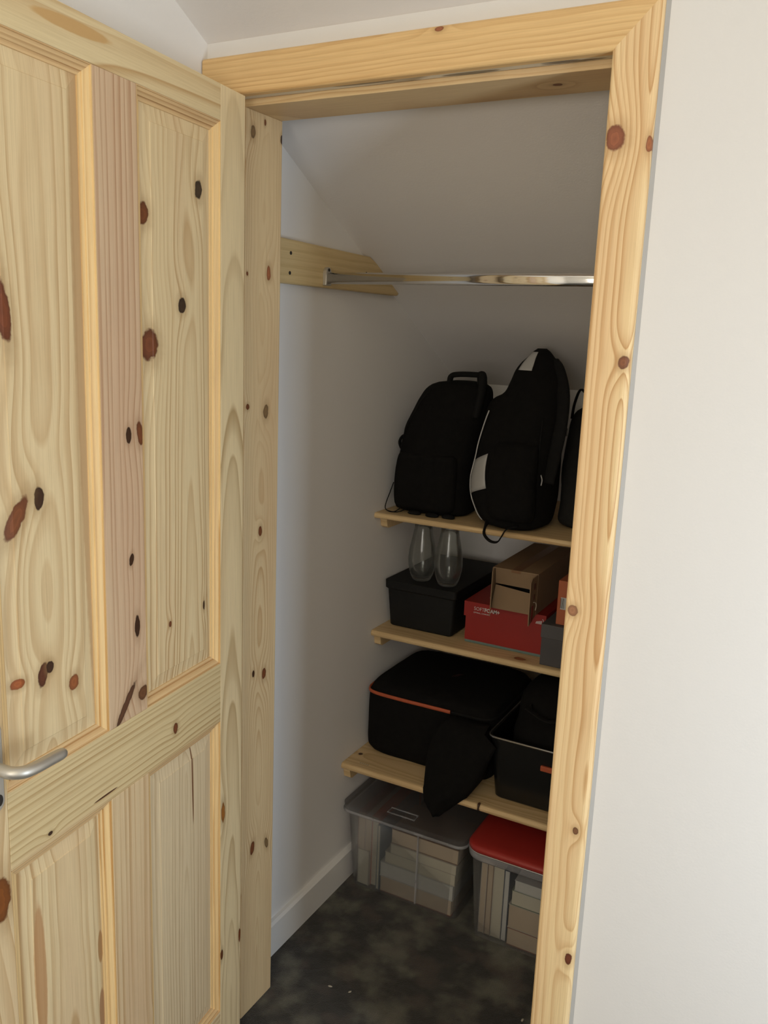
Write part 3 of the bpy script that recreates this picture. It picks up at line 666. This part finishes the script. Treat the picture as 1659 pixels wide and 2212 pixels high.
# ---------------------------------------------------------------- middle shelf
cr = thing('storage_crate', 'black lidded storage box under the two glass vases on the middle shelf', 'box', (.042, .95, Z2 + .0006))
cx0, cx1 = -.068 - .042, .158 - .042
def taper_tub(bm, x0, x1, y0, y1, z0, z1, tap, wall, rad, seg=5, open_top=True):
    """tapered tub with rounded corners: outer shell, inner shell, floor"""
    def ring(i, z, r):
        out = []
        for (cx_, cy_, a0) in ((x1 - i - r, y1 - i - r, 0), (x0 + i + r, y1 - i - r, pi / 2), (x0 + i + r, y0 + i + r, pi), (x1 - i - r, y0 + i + r, 3 * pi / 2)):
            for k in range(seg + 1):
                a = a0 + pi / 2 * k / seg; out.append(bm.verts.new((cx_ + r * math.cos(a), cy_ + r * math.sin(a), z)))
        return out
    R = [ring(tap + .004, z0, rad), ring(tap, z0 + .004, rad), ring(0, z1, rad)]
    if open_top: R += [ring(wall, z1, rad), ring(tap + wall, z0 + wall, rad)]
    n = len(R[0])
    for A, B in zip(R, R[1:]):
        for j in range(n): bm.faces.new((A[j], A[(j + 1) % n], B[(j + 1) % n], B[j]))
    bm.faces.new(R[0][::-1]); bm.faces.new(R[-1])
    return bm
bm = taper_tub(bm_new(), cx0 + .006, cx1 - .006, -.156, .20, 0, .118, .008, .003, .010); obj('body', bm, CRATE, cr)
bm = bm_new(); taper_tub(bm, cx0, cx1, -.162, .206, .112, .1385, .001, .003, .010, open_top=False); obj('lid', bm, CRATE, cr)

def vase(x, y, lab):
    z0 = Z2 + .0006 + .1385 + .0006
    v = thing('glass_vase', lab, 'vase', (x, y, z0), 0, 'glass vases on the black box')
    prof = [(.0, .0), (.020, .0), (.027, .004), (.034, .020), (.0395, .045), (.041, .065), (.038, .095), (.031, .130), (.026, .155), (.0255, .168), (.0245, .168), (.0245, .155), (.0295, .130), (.036, .095), (.0388, .065), (.037, .045), (.031, .020), (.022, .010), (.0, .008)]
    bm, _ = lathe(bm_new(), prof, seg=32); bmesh.ops.remove_doubles(bm, verts=bm.verts[:], dist=1e-5)
    obj('bowl', bm, GLASS, v, True)
    return v
vase(.022, .845, 'clear glass vase on the black box, the left of two, nearer the wall')
vase(.108, .838, 'clear glass vase on the black box, the right of two, nearer the cardboard box')

# red shoe box
OR_ = (.300, .95, Z2 + .0006)
rb = thing('shoe_box', 'red shoe box with white lettering on the middle shelf, under the cardboard box', 'box', OR_)
def R3(x0, x1, y0, y1, z0, z1, b=.001, o=OR_): return box(bm_new(), x0 - o[0], x1 - o[0], y0 - o[1], y1 - o[1], z0 - o[2], z1 - o[2], b)
zb0 = OR_[2]
obj('base_strip', R3(.1865, .4145, .7995, 1.10, zb0, zb0 + .0075), TEAL, rb)
bm = bm_new()
for a in ((.186, .1885, .799, 1.10, zb0 + .0077, .836), (.4125, .415, .799, 1.10, zb0 + .0077, .836), (.1886, .4124, .799, .8015, zb0 + .0077, .836), (.1886, .4124, 1.0975, 1.10, zb0 + .0077, .836), (.1886, .4124, .8016, 1.0974, zb0 + .0077, zb0 + .0100)):
    box(bm, a[0] - OR_[0], a[1] - OR_[0], a[2] - OR_[1], a[3] - OR_[1], a[4] - OR_[2], a[5] - OR_[2])
obj('base', bm, RED, rb)
bm = bm_new()
for a in ((.1815, .4165, .7955, 1.102, .8430, .8452), (.1815, .1840, .7955, 1.102, .803, .8430), (.4152, .4165, .7955, 1.102, .803, .8430), (.1840, .4152, .7955, .7978, .803, .8430)):
    box(bm, a[0] - OR_[0], a[1] - OR_[0], a[2] - OR_[1], a[3] - OR_[1], a[4] - OR_[2], a[5] - OR_[2])
obj('lid', bm, RED, rb)
TX = Matrix.Translation((.2105 - OR_[0], .7953 - OR_[1], .8235 - OR_[2])) @ Matrix.Rotation(pi / 2, 4, 'X')
text_mesh('lettering', 'SOFT', .0145, WHITEINK, rb, TX @ Matrix.Scale(.92, 4, (1, 0, 0)), -.00012)
text_mesh('lettering', 'FOAM+', .0145, WHITEINK, rb, Matrix.Translation((.0310, 0, 0)) @ TX @ Matrix.Scale(.92, 4, (1, 0, 0)), .0005)
text_mesh('lettering', 'OPTIMAL COMFORT', .0052, WHITEINK, rb, Matrix.Translation((-.001, 0, -.0085)) @ TX)
bm = bm_new()
for k in range(5): prism(bm, [(.388 + k * .0034 - OR_[0], .8195 - OR_[2]), (.3905 + k * .0034 - OR_[0], .8195 - OR_[2]), (.3925 + k * .0034 - OR_[0], .8195 + .007 + .0008 * k - OR_[2]), (.390 + k * .0034 - OR_[0], .8195 + .006 + .0008 * k - OR_[2])], 'y', .7953 - OR_[1], .7956 - OR_[1])
sweep(bm, smooth_path(path_rel([(.406, .7953, .834), (.409, .7953, .832), (.410, .7953, .826)], OR_), 4), .0008, .0003, 6, up=(0, 1, 0))
obj('emblem', bm, WHITEINK, rb)
# a flash of white print on the lid top
bm = bm_new(); prism(bm, [(.228 - OR_[0], .862 - OR_[1]), (.262 - OR_[0], .838 - OR_[1]), (.262 - OR_[0], .850 - OR_[1])], 'z', .8453 - OR_[2], .8456 - OR_[2]); obj('print', bm, WHITEINK, rb)

# cardboard box, open end towards the room
OC = (.328, .95, .8462)
cb = thing('cardboard_box', 'brown cardboard box with torn open flaps on top of the red shoe box', 'box', OC)
def CBX(bm, x0, x1, y0, y1, z0, z1): return box(bm, x0 - OC[0], x1 - OC[0], y0 - OC[1], y1 - OC[1], z0 - OC[2], z1 - OC[2])
bm = bm_new(); x0, x1, y0, y1, z0, z1 = .264, .391, .782, 1.12, .8462, .9585; t_ = .003
CBX(bm, x0, x1, y0, y1, z1 - t_, z1); CBX(bm, x0, x1, y0, y1, z0, z0 + t_); CBX(bm, x0, x0 + t_, y0, y1, z0 + t_, z1 - t_); CBX(bm, x1 - t_, x1, y0, y1, z0 + t_, z1 - t_); CBX(bm, x0 + t_, x1 - t_, y1 - t_, y1, z0 + t_, z1 - t_)
obj('body', bm, CARD, cb)
def slab(pts, th, mat, nm):
    """thin quad slab from four corners"""
    p = [Vector(q) - Vector(OC) for q in pts]; nrm = (p[1] - p[0]).cross(p[3] - p[0]).normalized() * th
    bm = bm_new(); A = [bm.verts.new(q) for q in p]; B = [bm.verts.new(q + nrm) for q in p]
    bm.faces.new(A); bm.faces.new(B[::-1])
    for i in range(len(p)): bm.faces.new((A[i], B[i], B[(i + 1) % len(p)], A[(i + 1) % len(p)]))
    return obj(nm, bm, mat, cb)
slab([(x0 + .006, .7835, .958), (x1 - .005, .7835, .958), (x1 - .006, .792, .9105), (x0 + .006, .792, .9125)], .0022, CARDI, 'flap')
slab([(x0 + .005, .772, .8475), (x1 - .010, .772, .8475), (x1 - .008, .790, .899), (x0 + .008, .790, .909)], .0022, CARDI, 'flap')
fl = slab([(x1 - .0005, .7815, .957), (x1 - .0005, .7815, .847), (x1 + .002, .722, .833), (x1 + .002, .719, .868), (x1 + .001, .7215, .948), (x1, .735, .957)], .0024, CARD, 'flap')
slab([(x0 + .0005, .7815, .957), (x0 + .0005, .7815, .847), (x0 + .0150, .7405, .834), (x0 + .0165, .7365, .850), (x0 + .0160, .7385, .900), (x0 + .0060, .766, .950)], .0022, CARD, 'flap')
bm = bm_new(); CBX(bm, .316, .342, .784, 1.119, .9586, .9589); CBX(bm, .316, .342, .7810, .7817, .9515, .9585); obj('tape', bm, TAPE, cb)
bm = bm_new(); xx = x1 + .0046
for (a, b, c, d) in ((.737, .748, .928, .944), (.738, .748, .900, .915)): CBX(bm, xx, xx + .0003, a, b, c, d)
obj('print', bm, CRPRINT, cb)
bm = bm_new(); CBX(bm, xx + .0008, xx + .0012, .726, .737, .842, .887); obj('print', bm, plain('red_print', (.2, .02, .015, 1), .6), cb)
bm = bm_new(); sweep(bm, smooth_path(path_rel([(xx, .742, .893), (xx + .002, .752, .890), (xx + .003, .757, .880), (xx + .001, .757, .868)], OC), 4), .0012, sides=6); obj('torn_edge', bm, plain('torn_paper', (.5, .42, .33, 1), .9), cb)
# black cable box inside the cardboard box
ib = thing('dark_case', 'black object seen inside the open cardboard box', 'case', (.328, .90, .8500))
obj('shell', box(bm_new(), -.052, .052, -.085, .10, .0, .078, .006), SMOKE, ib)
bm = bm_new(); sweep(bm, [(.030, -.0862, .054), (.038, -.0862, .066)], .001, sides=6); obj('scratch', bm, PIPE, ib)

OG = (.50, .90, Z2 + .0006)
gb = thing('shoe_box', 'dark grey shoe box standing under the orange box, right of the red one', 'box', OG)
obj('base', box(bm_new(), -.079, .10, -.150, .16, 0, .075, .0012), GREYBOX, gb)
obj('lid', box(bm_new(), -.081, .102, -.1515, .162, .0752, .112, .0012), GREYBOX2, gb)
OO = (.54, .90, Z2 + .0006 + .1128)
orr = thing('shoe_box', 'orange shoe box with a barcode label on top of the grey box', 'box', OO)
obj('body', box(bm_new(), -.089, .07, -.135, .14, 0, .118, .0015), ORANGE, orr)
bm = bm_new(); box(bm, -.080, -.040, -.1358, -.1352, .042, .074); obj('label', bm, plain('white_label', (.5, .49, .47, 1), .6), orr)
bm = bm_new()
for k in range(4): box(bm, -.080 + k * .0028, -.0790 + k * .0028, -.1364, -.1359, .045, .072)
obj('barcode', bm, DARKHOLE, orr)

# ---------------------------------------------------------------- lowest shelf
O5 = (.132, .86, Z1 + .0006)
cl = thing('cool_bag', 'black soft case with orange zip trim on the left of the lowest shelf', 'bag', O5)
L5 = Loft(rel([(Z1 + .0007, .132, .86, .182, .164, 8.), (Z1 + .008, .132, .86, .190, .170, 9.), (.40, .132, .86, .196, .176, 9.), (.47, .132, .86, .197, .177, 9.), (.545, .132, .86, .197, .177, 9.), (.562, .132, .86, .195, .176, 9.), (.578, .132, .86, .189, .171, 8.), (.588, .132, .86, .176, .158, 7.), (.592, .132, .86, .14, .13, 4.5)], O5), .002, 31., 7.)
obj('body', L5.build(bm_new(), 40, 72), BLK, cl, True)
zz = .562 - O5[2]
def ring_path(L, z, off, t0, t1, n): return [L.at(z, t0 + (t1 - t0) * k / n, off) for k in range(n + 1)]
bm = bm_new(); sweep(bm, ring_path(L5, zz, .0022, -pi / 2 - 1.05, -pi / 2 + .39, 70), .0032, .0055, 8); obj('zip_trim', bm, ORZIP, cl, True)
bm = bm_new(); sweep(bm, ring_path(L5, zz, .0012, -pi / 2 + .41, pi - .2, 80), .0026, .004, 8); obj('zip_track', bm, BLK2, cl, True)
bm = bm_new()
for k in range(3): sweep(bm, smooth_path([(.004 + k * .006, -.015 + k * .004, .2168), (.009 + k * .006, .002 + k * .004, .2168), (.016 + k * .006, .012 + k * .003, .2168)], 4), .0012, .0003, 6)
obj('emblem', bm, plain('dim_red_print', (.045, .012, .008, 1), .7), cl)

O6 = (.48, .78, Z1 + .0006)
db = thing('plastic_tub', 'glossy black plastic tub at the right of the lowest shelf, with an orange catch', 'tub', O6)
bm = taper_tub(bm_new(), .339 - O6[0], .640 - O6[0], .630 - O6[1], .98 - O6[1], 0, .176, .016, .003, .022); obj('body', bm, SMOKE, db)
bm = bm_new()
def rim_path(x0, x1, y0, y1, r, z, seg=5):
    out = []
    for (cx_, cy_, a0) in ((x1 - r, y1 - r, 0), (x0 + r, y1 - r, pi / 2), (x0 + r, y0 + r, pi), (x1 - r, y0 + r, 3 * pi / 2)):
        for k in range(seg + 1): a = a0 + pi / 2 * k / seg; out.append((cx_ + r * math.cos(a), cy_ + r * math.sin(a), z))
    return out
sweep(bm, rim_path(.336 - O6[0], .643 - O6[0], .627 - O6[1], .983 - O6[1], .022, .176), .0032, .0032, 8, closed=True); obj('rim', bm, SMOKERIM, db, True)
bm = bm_new(); box(bm, .482 - O6[0], .545 - O6[0], .6265 - O6[1], .6345 - O6[1], .118, .132, .002); obj('catch', bm, ORZIP, db)
bm = bm_new(); sweep(bm, smooth_path([(.418 - O6[0], .6395 - O6[1], .098), (.416 - O6[0], .640 - O6[1], .090), (.420 - O6[0], .6405 - O6[1], .085)], 4), .0008, sides=6); obj('scuff', bm, plain('grey_scuff', (.1, .1, .1, 1), .6), db)
O7 = (.48, .80, Z1 + .0006 + .0034)
sb = thing('folded_bag', 'black fabric bag stuffed in the black plastic tub', 'bag', O7)
L7 = Loft([(.0, 0, 0, .075, .10, 3.), (.03, 0, 0, .095, .125, 3.2), (.15, 0, 0, .112, .140, 3.2), (.21, 0, .01, .110, .135, 3.), (.265, -.004, .02, .095, .11, 2.8), (.292, -.006, .025, .05, .06, 2.4)], .009, 41., 9.)
obj('body', L7.build(bm_new(), 40, 48), BLK, sb, True)
bm = bm_new(); sweep(bm, smooth_path([(-.06, -.10, .245), (-.05, -.13, .25), (0, -.137, .235), (.04, -.12, .24)], 6), .003, .011, 8, up=(0, 1, 0)); obj('strap', bm, BLK2, sb, True)

# black sleeve drooping over the shelf edge
O8 = (.27, .64, Z1 + .0006)
ck = thing('garment_sleeve', 'black cloth drooping over the front edge of the lowest shelf', 'cloth', O8)
rows = [(.655, .560, .235, .325, .028), (.628, .556, .205, .330, .045), (.606, .528, .190, .365, .072), (.592, .490, .183, .352, .080), (.584, .450, .180, .338, .090), (.578, .412, .180, .322, .090), (.5735, .385, .181, .306, .080), (.5712, .3795, .182, .298, .0),
        (.569, .366, .183, .285, .0), (.567, .345, .188, .265, .0), (.567, .328, .200, .248, .0), (.5695, .316, .213, .238, .0)]
bm = bm_new(); F = []; B = []; NN = 14
for i, (y, z, xa, xb, dp) in enumerate(rows):
    fr_, bk_ = [], []
    for k in range(NN + 1):
        t = k / NN; x = xa + (xb - xa) * t; bulge = math.sin(pi * t) ** .5
        wv = .004 * math.sin(t * 9 + i * .7) * bulge + .003 * mnoise.noise(Vector((x * 30, z * 30, 1)))
        yb = (min(y + .004 + dp, .675, .620 if x > .328 else 1.) if z > Z1 and dp > 0 else .5835)
        yf = y + .012 - .016 * bulge + wv
        yf = min(yf, yb - .003)
        fr_.append(bm.verts.new((x - O8[0], yf - O8[1], z - O8[2])))
        zb_ = z if z > Z1 + .01 or z < Z1 - .012 else z
        bk_.append(bm.verts.new((x - O8[0], yb - O8[1], max(zb_, Z1 + .0012) - O8[2] if yb > .5845 else zb_ - O8[2])))
    F.append(fr_); B.append(bk_)
for i in range(len(rows) - 1):
    for k in range(NN):
        bm.faces.new((F[i][k], F[i][k + 1], F[i + 1][k + 1], F[i + 1][k])); bm.faces.new((B[i][k], B[i + 1][k], B[i + 1][k + 1], B[i][k + 1]))
    bm.faces.new((F[i][0], F[i + 1][0], B[i + 1][0], B[i][0])); bm.faces.new((F[i][NN], B[i][NN], B[i + 1][NN], F[i + 1][NN]))
for k in range(NN): bm.faces.new((F[0][k], B[0][k], B[0][k + 1], F[0][k + 1])); bm.faces.new((F[-1][k], F[-1][k + 1], B[-1][k + 1], B[-1][k]))
obj('cloth', bm, BLK, ck, True)

# ---------------------------------------------------------------- clear tubs of books on the floor
O9 = (.13, .78, .0006)
t1 = thing('clear_tub', 'clear plastic storage tub of books with a clear lid, beside the left wall', 'tub', O9)
bm = taper_tub(bm_new(), -.056 - O9[0], .301 - O9[0], .588 - O9[1], .985 - O9[1], 0, .240, .014, .002, .022); obj('body', bm, TUB, t1)
bm = bm_new(); taper_tub(bm, -.0665 - O9[0], .3125 - O9[0], .576 - O9[1], .996 - O9[1], .2405, .2605, .001, .002, .026, open_top=False); 
obj('lid', bm, TUBRIM, t1)
bm = bm_new(); sweep(bm, rim_path(-.0665 - O9[0], .3125 - O9[0], .576 - O9[1], .996 - O9[1], .026, .2405), .0022, .0045, 8, closed=True); obj('rim', bm, MILKY, t1, True)
bm = bm_new()
for a in ((.068, .152, .600, .603), (.068, .152, .626, .629), (.068, .071, .603, .626), (.149, .152, .603, .626)): box(bm, a[0] - O9[0], a[1] - O9[0], a[2] - O9[1], a[3] - O9[1], .2607, .2630)
obj('label_frame', bm, MILKY, t1)
bm = bm_new(); prism(bm, [(.168 - O9[0], .600 - .006 - O9[1]), (.173 - O9[0], .600 - .006 - O9[1]), (.172 - O9[0], .600 - .011 - O9[1]), (.169 - O9[0], .600 - .011 - O9[1])], 'z', .02, .23); obj('rib', bm, MILKY, t1)

def book(label, x0, x1, y0, y1, z0, z1, th, spine, cover, pgs, group, lean=0.):
    """th: axis of thickness; spine: face that carries the spine ('+z', '+y', '-x')"""
    c = ((x0 + x1) / 2, (y0 + y1) / 2, z0)
    b = thing('book', label, 'book', c, 0, group)
    lo = [x0 - c[0], y0 - c[1], 0]; hi = [x1 - c[0], y1 - c[1], z1 - z0]; T = {'x': 0, 'z': 2}[th]; k = .0016
    bm = bm_new()
    for s in (0, 1):
        a, d = lo[:], hi[:]
        if s == 0: d[T] = lo[T] + k
        else: a[T] = hi[T] - k
        box(bm, a[0], d[0], a[1], d[1], a[2], d[2])
    sa = {'x': 0, 'y': 1, 'z': 2}[spine[1]]; a, d = lo[:], hi[:]
    if spine[0] == '+': a[sa] = hi[sa] - k
    else: d[sa] = lo[sa] + k
    a[T] += k; d[T] -= k
    box(bm, a[0], d[0], a[1], d[1], a[2], d[2])
    obj('cover', bm, COVERS[cover], b)
    a, d = [q + .0015 for q in lo], [q - .0015 for q in hi]
    a[T] = lo[T] + k; d[T] = hi[T] - k
    if spine[0] == '+': d[sa] = hi[sa] - k
    else: a[sa] = lo[sa] + k
    obj('pages', box(bm_new(), *[q for pr_ in zip(a, d) for q in pr_]), pgs, b)
    if lean: b.rotation_euler = (0, lean, 0)
    return b
G1 = 'books in the clear lidded tub'; G2 = 'books in the red lidded tub'; ZF = .0030
book('book with a maroon spine standing at the left end of the clear lidded tub', -.034, -.010, .622, .90, ZF, .222, 'x', '+z', 'maroon', PG_TAN, G1)
book('pale book standing between the maroon one and the red one in the tub', -.0092, .0108, .620, .88, ZF, .216, 'x', '+z', 'cream', PG_TAN, G1)
book('book with a red spine standing in the clear lidded tub', .0116, .0335, .622, .90, ZF, .222, 'x', '+z', 'red', PG_CREAM, G1)
book('small cream booklet standing in front of the upright books', -.0275, .010, .6115, .6195, ZF, .112, 'x', '-x', 'cream', PG_CREAM, G1)
book('thin book with a blue cover standing beside the stack in the tub', .0345, .0445, .612, .86, ZF, .205, 'x', '+z', 'blue', PG_CREAM, G1)
st = [(.0475, .270, .0500, 'rust', PG_TAN, 'thick tan book at the bottom of the stack in the clear lidded tub', .004), (.0475, .274, .0440, 'white', PG_WHITE, 'white book, second from the bottom of the stack in the clear lidded tub', .0), (.060, .277, .0340, 'cream', PG_CREAM, 'cream book in the middle of the stack in the clear lidded tub', .003),
      (.078, .280, .0300, 'cream', PG_CREAM, 'cream paperback, second from the top of the stack in the clear lidded tub', .0), (.078, .283, .0440, 'brown', PG_TAN, 'tan book on top of the stack in the clear lidded tub', .004)]
z = ZF
for xa, xb, hgt, cv, pg, lb, dy in st:
    book(lb, xa, xb, .6095 + dy, .76 + dy, z, z + hgt, 'z', '+y', cv, pg, G1); z += hgt + .0006

OA = (.50, .76, .0006)
t2 = thing('clear_tub', 'clear plastic storage tub of books with a red lid, right of the other tub', 'tub', OA)
bm = taper_tub(bm_new(), .336 - OA[0], .680 - OA[0], .566 - OA[1], .94 - OA[1], 0, .236, .012, .002, .016); obj('body', bm, TUB, t2)
bm = bm_new(); sweep(bm, rim_path(.322 - OA[0], .694 - OA[0], .556 - OA[1], .952 - OA[1], .045, .250, 8), .003, .012, 8, closed=True); obj('rim', bm, MILKY, t2, True)
bm = bm_new()
def lid_rings(bm):
    R = []
    for i, zz_ in ((.004, .2625), (0, .264), (0, .272), (.004, .2765), (.012, .279), (.03, .280)):
        R.append([bm.verts.new((p[0] - OA[0], p[1] - OA[1], zz_)) for p in rim_path(.3195 + i, .698 - i, .551 + i, .957 - i, max(.048 - i, .01), 0, 8)])
    n = len(R[0])
    for A, B in zip(R, R[1:]):
        for j in range(n): bm.faces.new((A[j], A[(j + 1) % n], B[(j + 1) % n], B[j]))
    bm.faces.new(R[0][::-1]); bm.faces.new(R[-1]); return bm
obj('lid', lid_rings(bm), REDP, t2, True)
bm = bm_new(); sweep(bm, rim_path(.3195 - OA[0], .698 - OA[0], .5505 - OA[1], .9575 - OA[1], .048, .2622, 8), .0014, sides=8, closed=True); obj('lid_edge', bm, plain('polished_clear_edge', (.6, .6, .6, 1), .1, .6), t2, True)
x = .3560
for w_, cv, pg, hgt, lb in ((.0170, 'cream', PG_TAN, .222, 'tan-paged book at the left end of the red lidded tub'), (.0165, 'brown', PG_TAN, .218, 'second upright book from the left in the red lidded tub'),
                            (.0290, 'cream', PG_CREAM, .214, 'thick cream book standing third from the left in the red lidded tub'), (.0150, 'navy', PG_WHITE, .210, 'slim upright book next to the stack in the red lidded tub')):
    book(lb, x, x + w_, .597, .80, ZF, hgt, 'x', '+z', cv, pg, G2); x += w_ + .0006
z = ZF
for hgt, cv, pg, lb, xa in ((.050, 'rust', PG_TAN, 'book at the bottom of the stack in the red lidded tub', .4385), (.068, 'cream', PG_TAN, 'thickest book, second from the bottom in the red lidded tub stack', .4385),
                        (.042, 'green', PG_CREAM, 'book second from the top in the red lidded tub stack', .444), (.030, 'white', PG_WHITE, 'white-paged book on top of the stack in the red lidded tub', .450)):
    book(lb, xa, xa + .205, .592, .76, z, z + hgt, 'z', '+y', cv, pg, G2); z += hgt + .0006

# ---------------------------------------------------------------- scraps on the carpet
FL = plain('pale_fluff', (.5, .45, .36, 1), .9)
def scrap(x, y, lab, a, s=.004):
    bm = bm_new(); L = Loft([(0, 0, 0, s * .5, s * .3, 2.), (.0012, .0003, 0, s, s * .45, 2.2), (.0022, 0, 0, s * .4, s * .2, 2.)], .0006, x * 50, 200.)
    o = obj('wood_chip', L.build(bm, 5, 10), FL); o.location = (x, y, .0006); o.rotation_euler = (0, 0, a); tag(o, lab, 'chip', 'chips on the carpet')
SCR = [((.123, .227), 'thin pale wood chip on the carpet, nearest the skirting board'), ((.173, .236), 'small pale wood chip on the carpet in the middle of the doorway'), ((.564, .368), 'pale wood chip on the carpet close to the right door frame')]
for i, ((x, y), lb) in enumerate(SCR): scrap(x, y, lb, (.2, 1.1, 1.5)[i], (.006, .005, .006)[i])
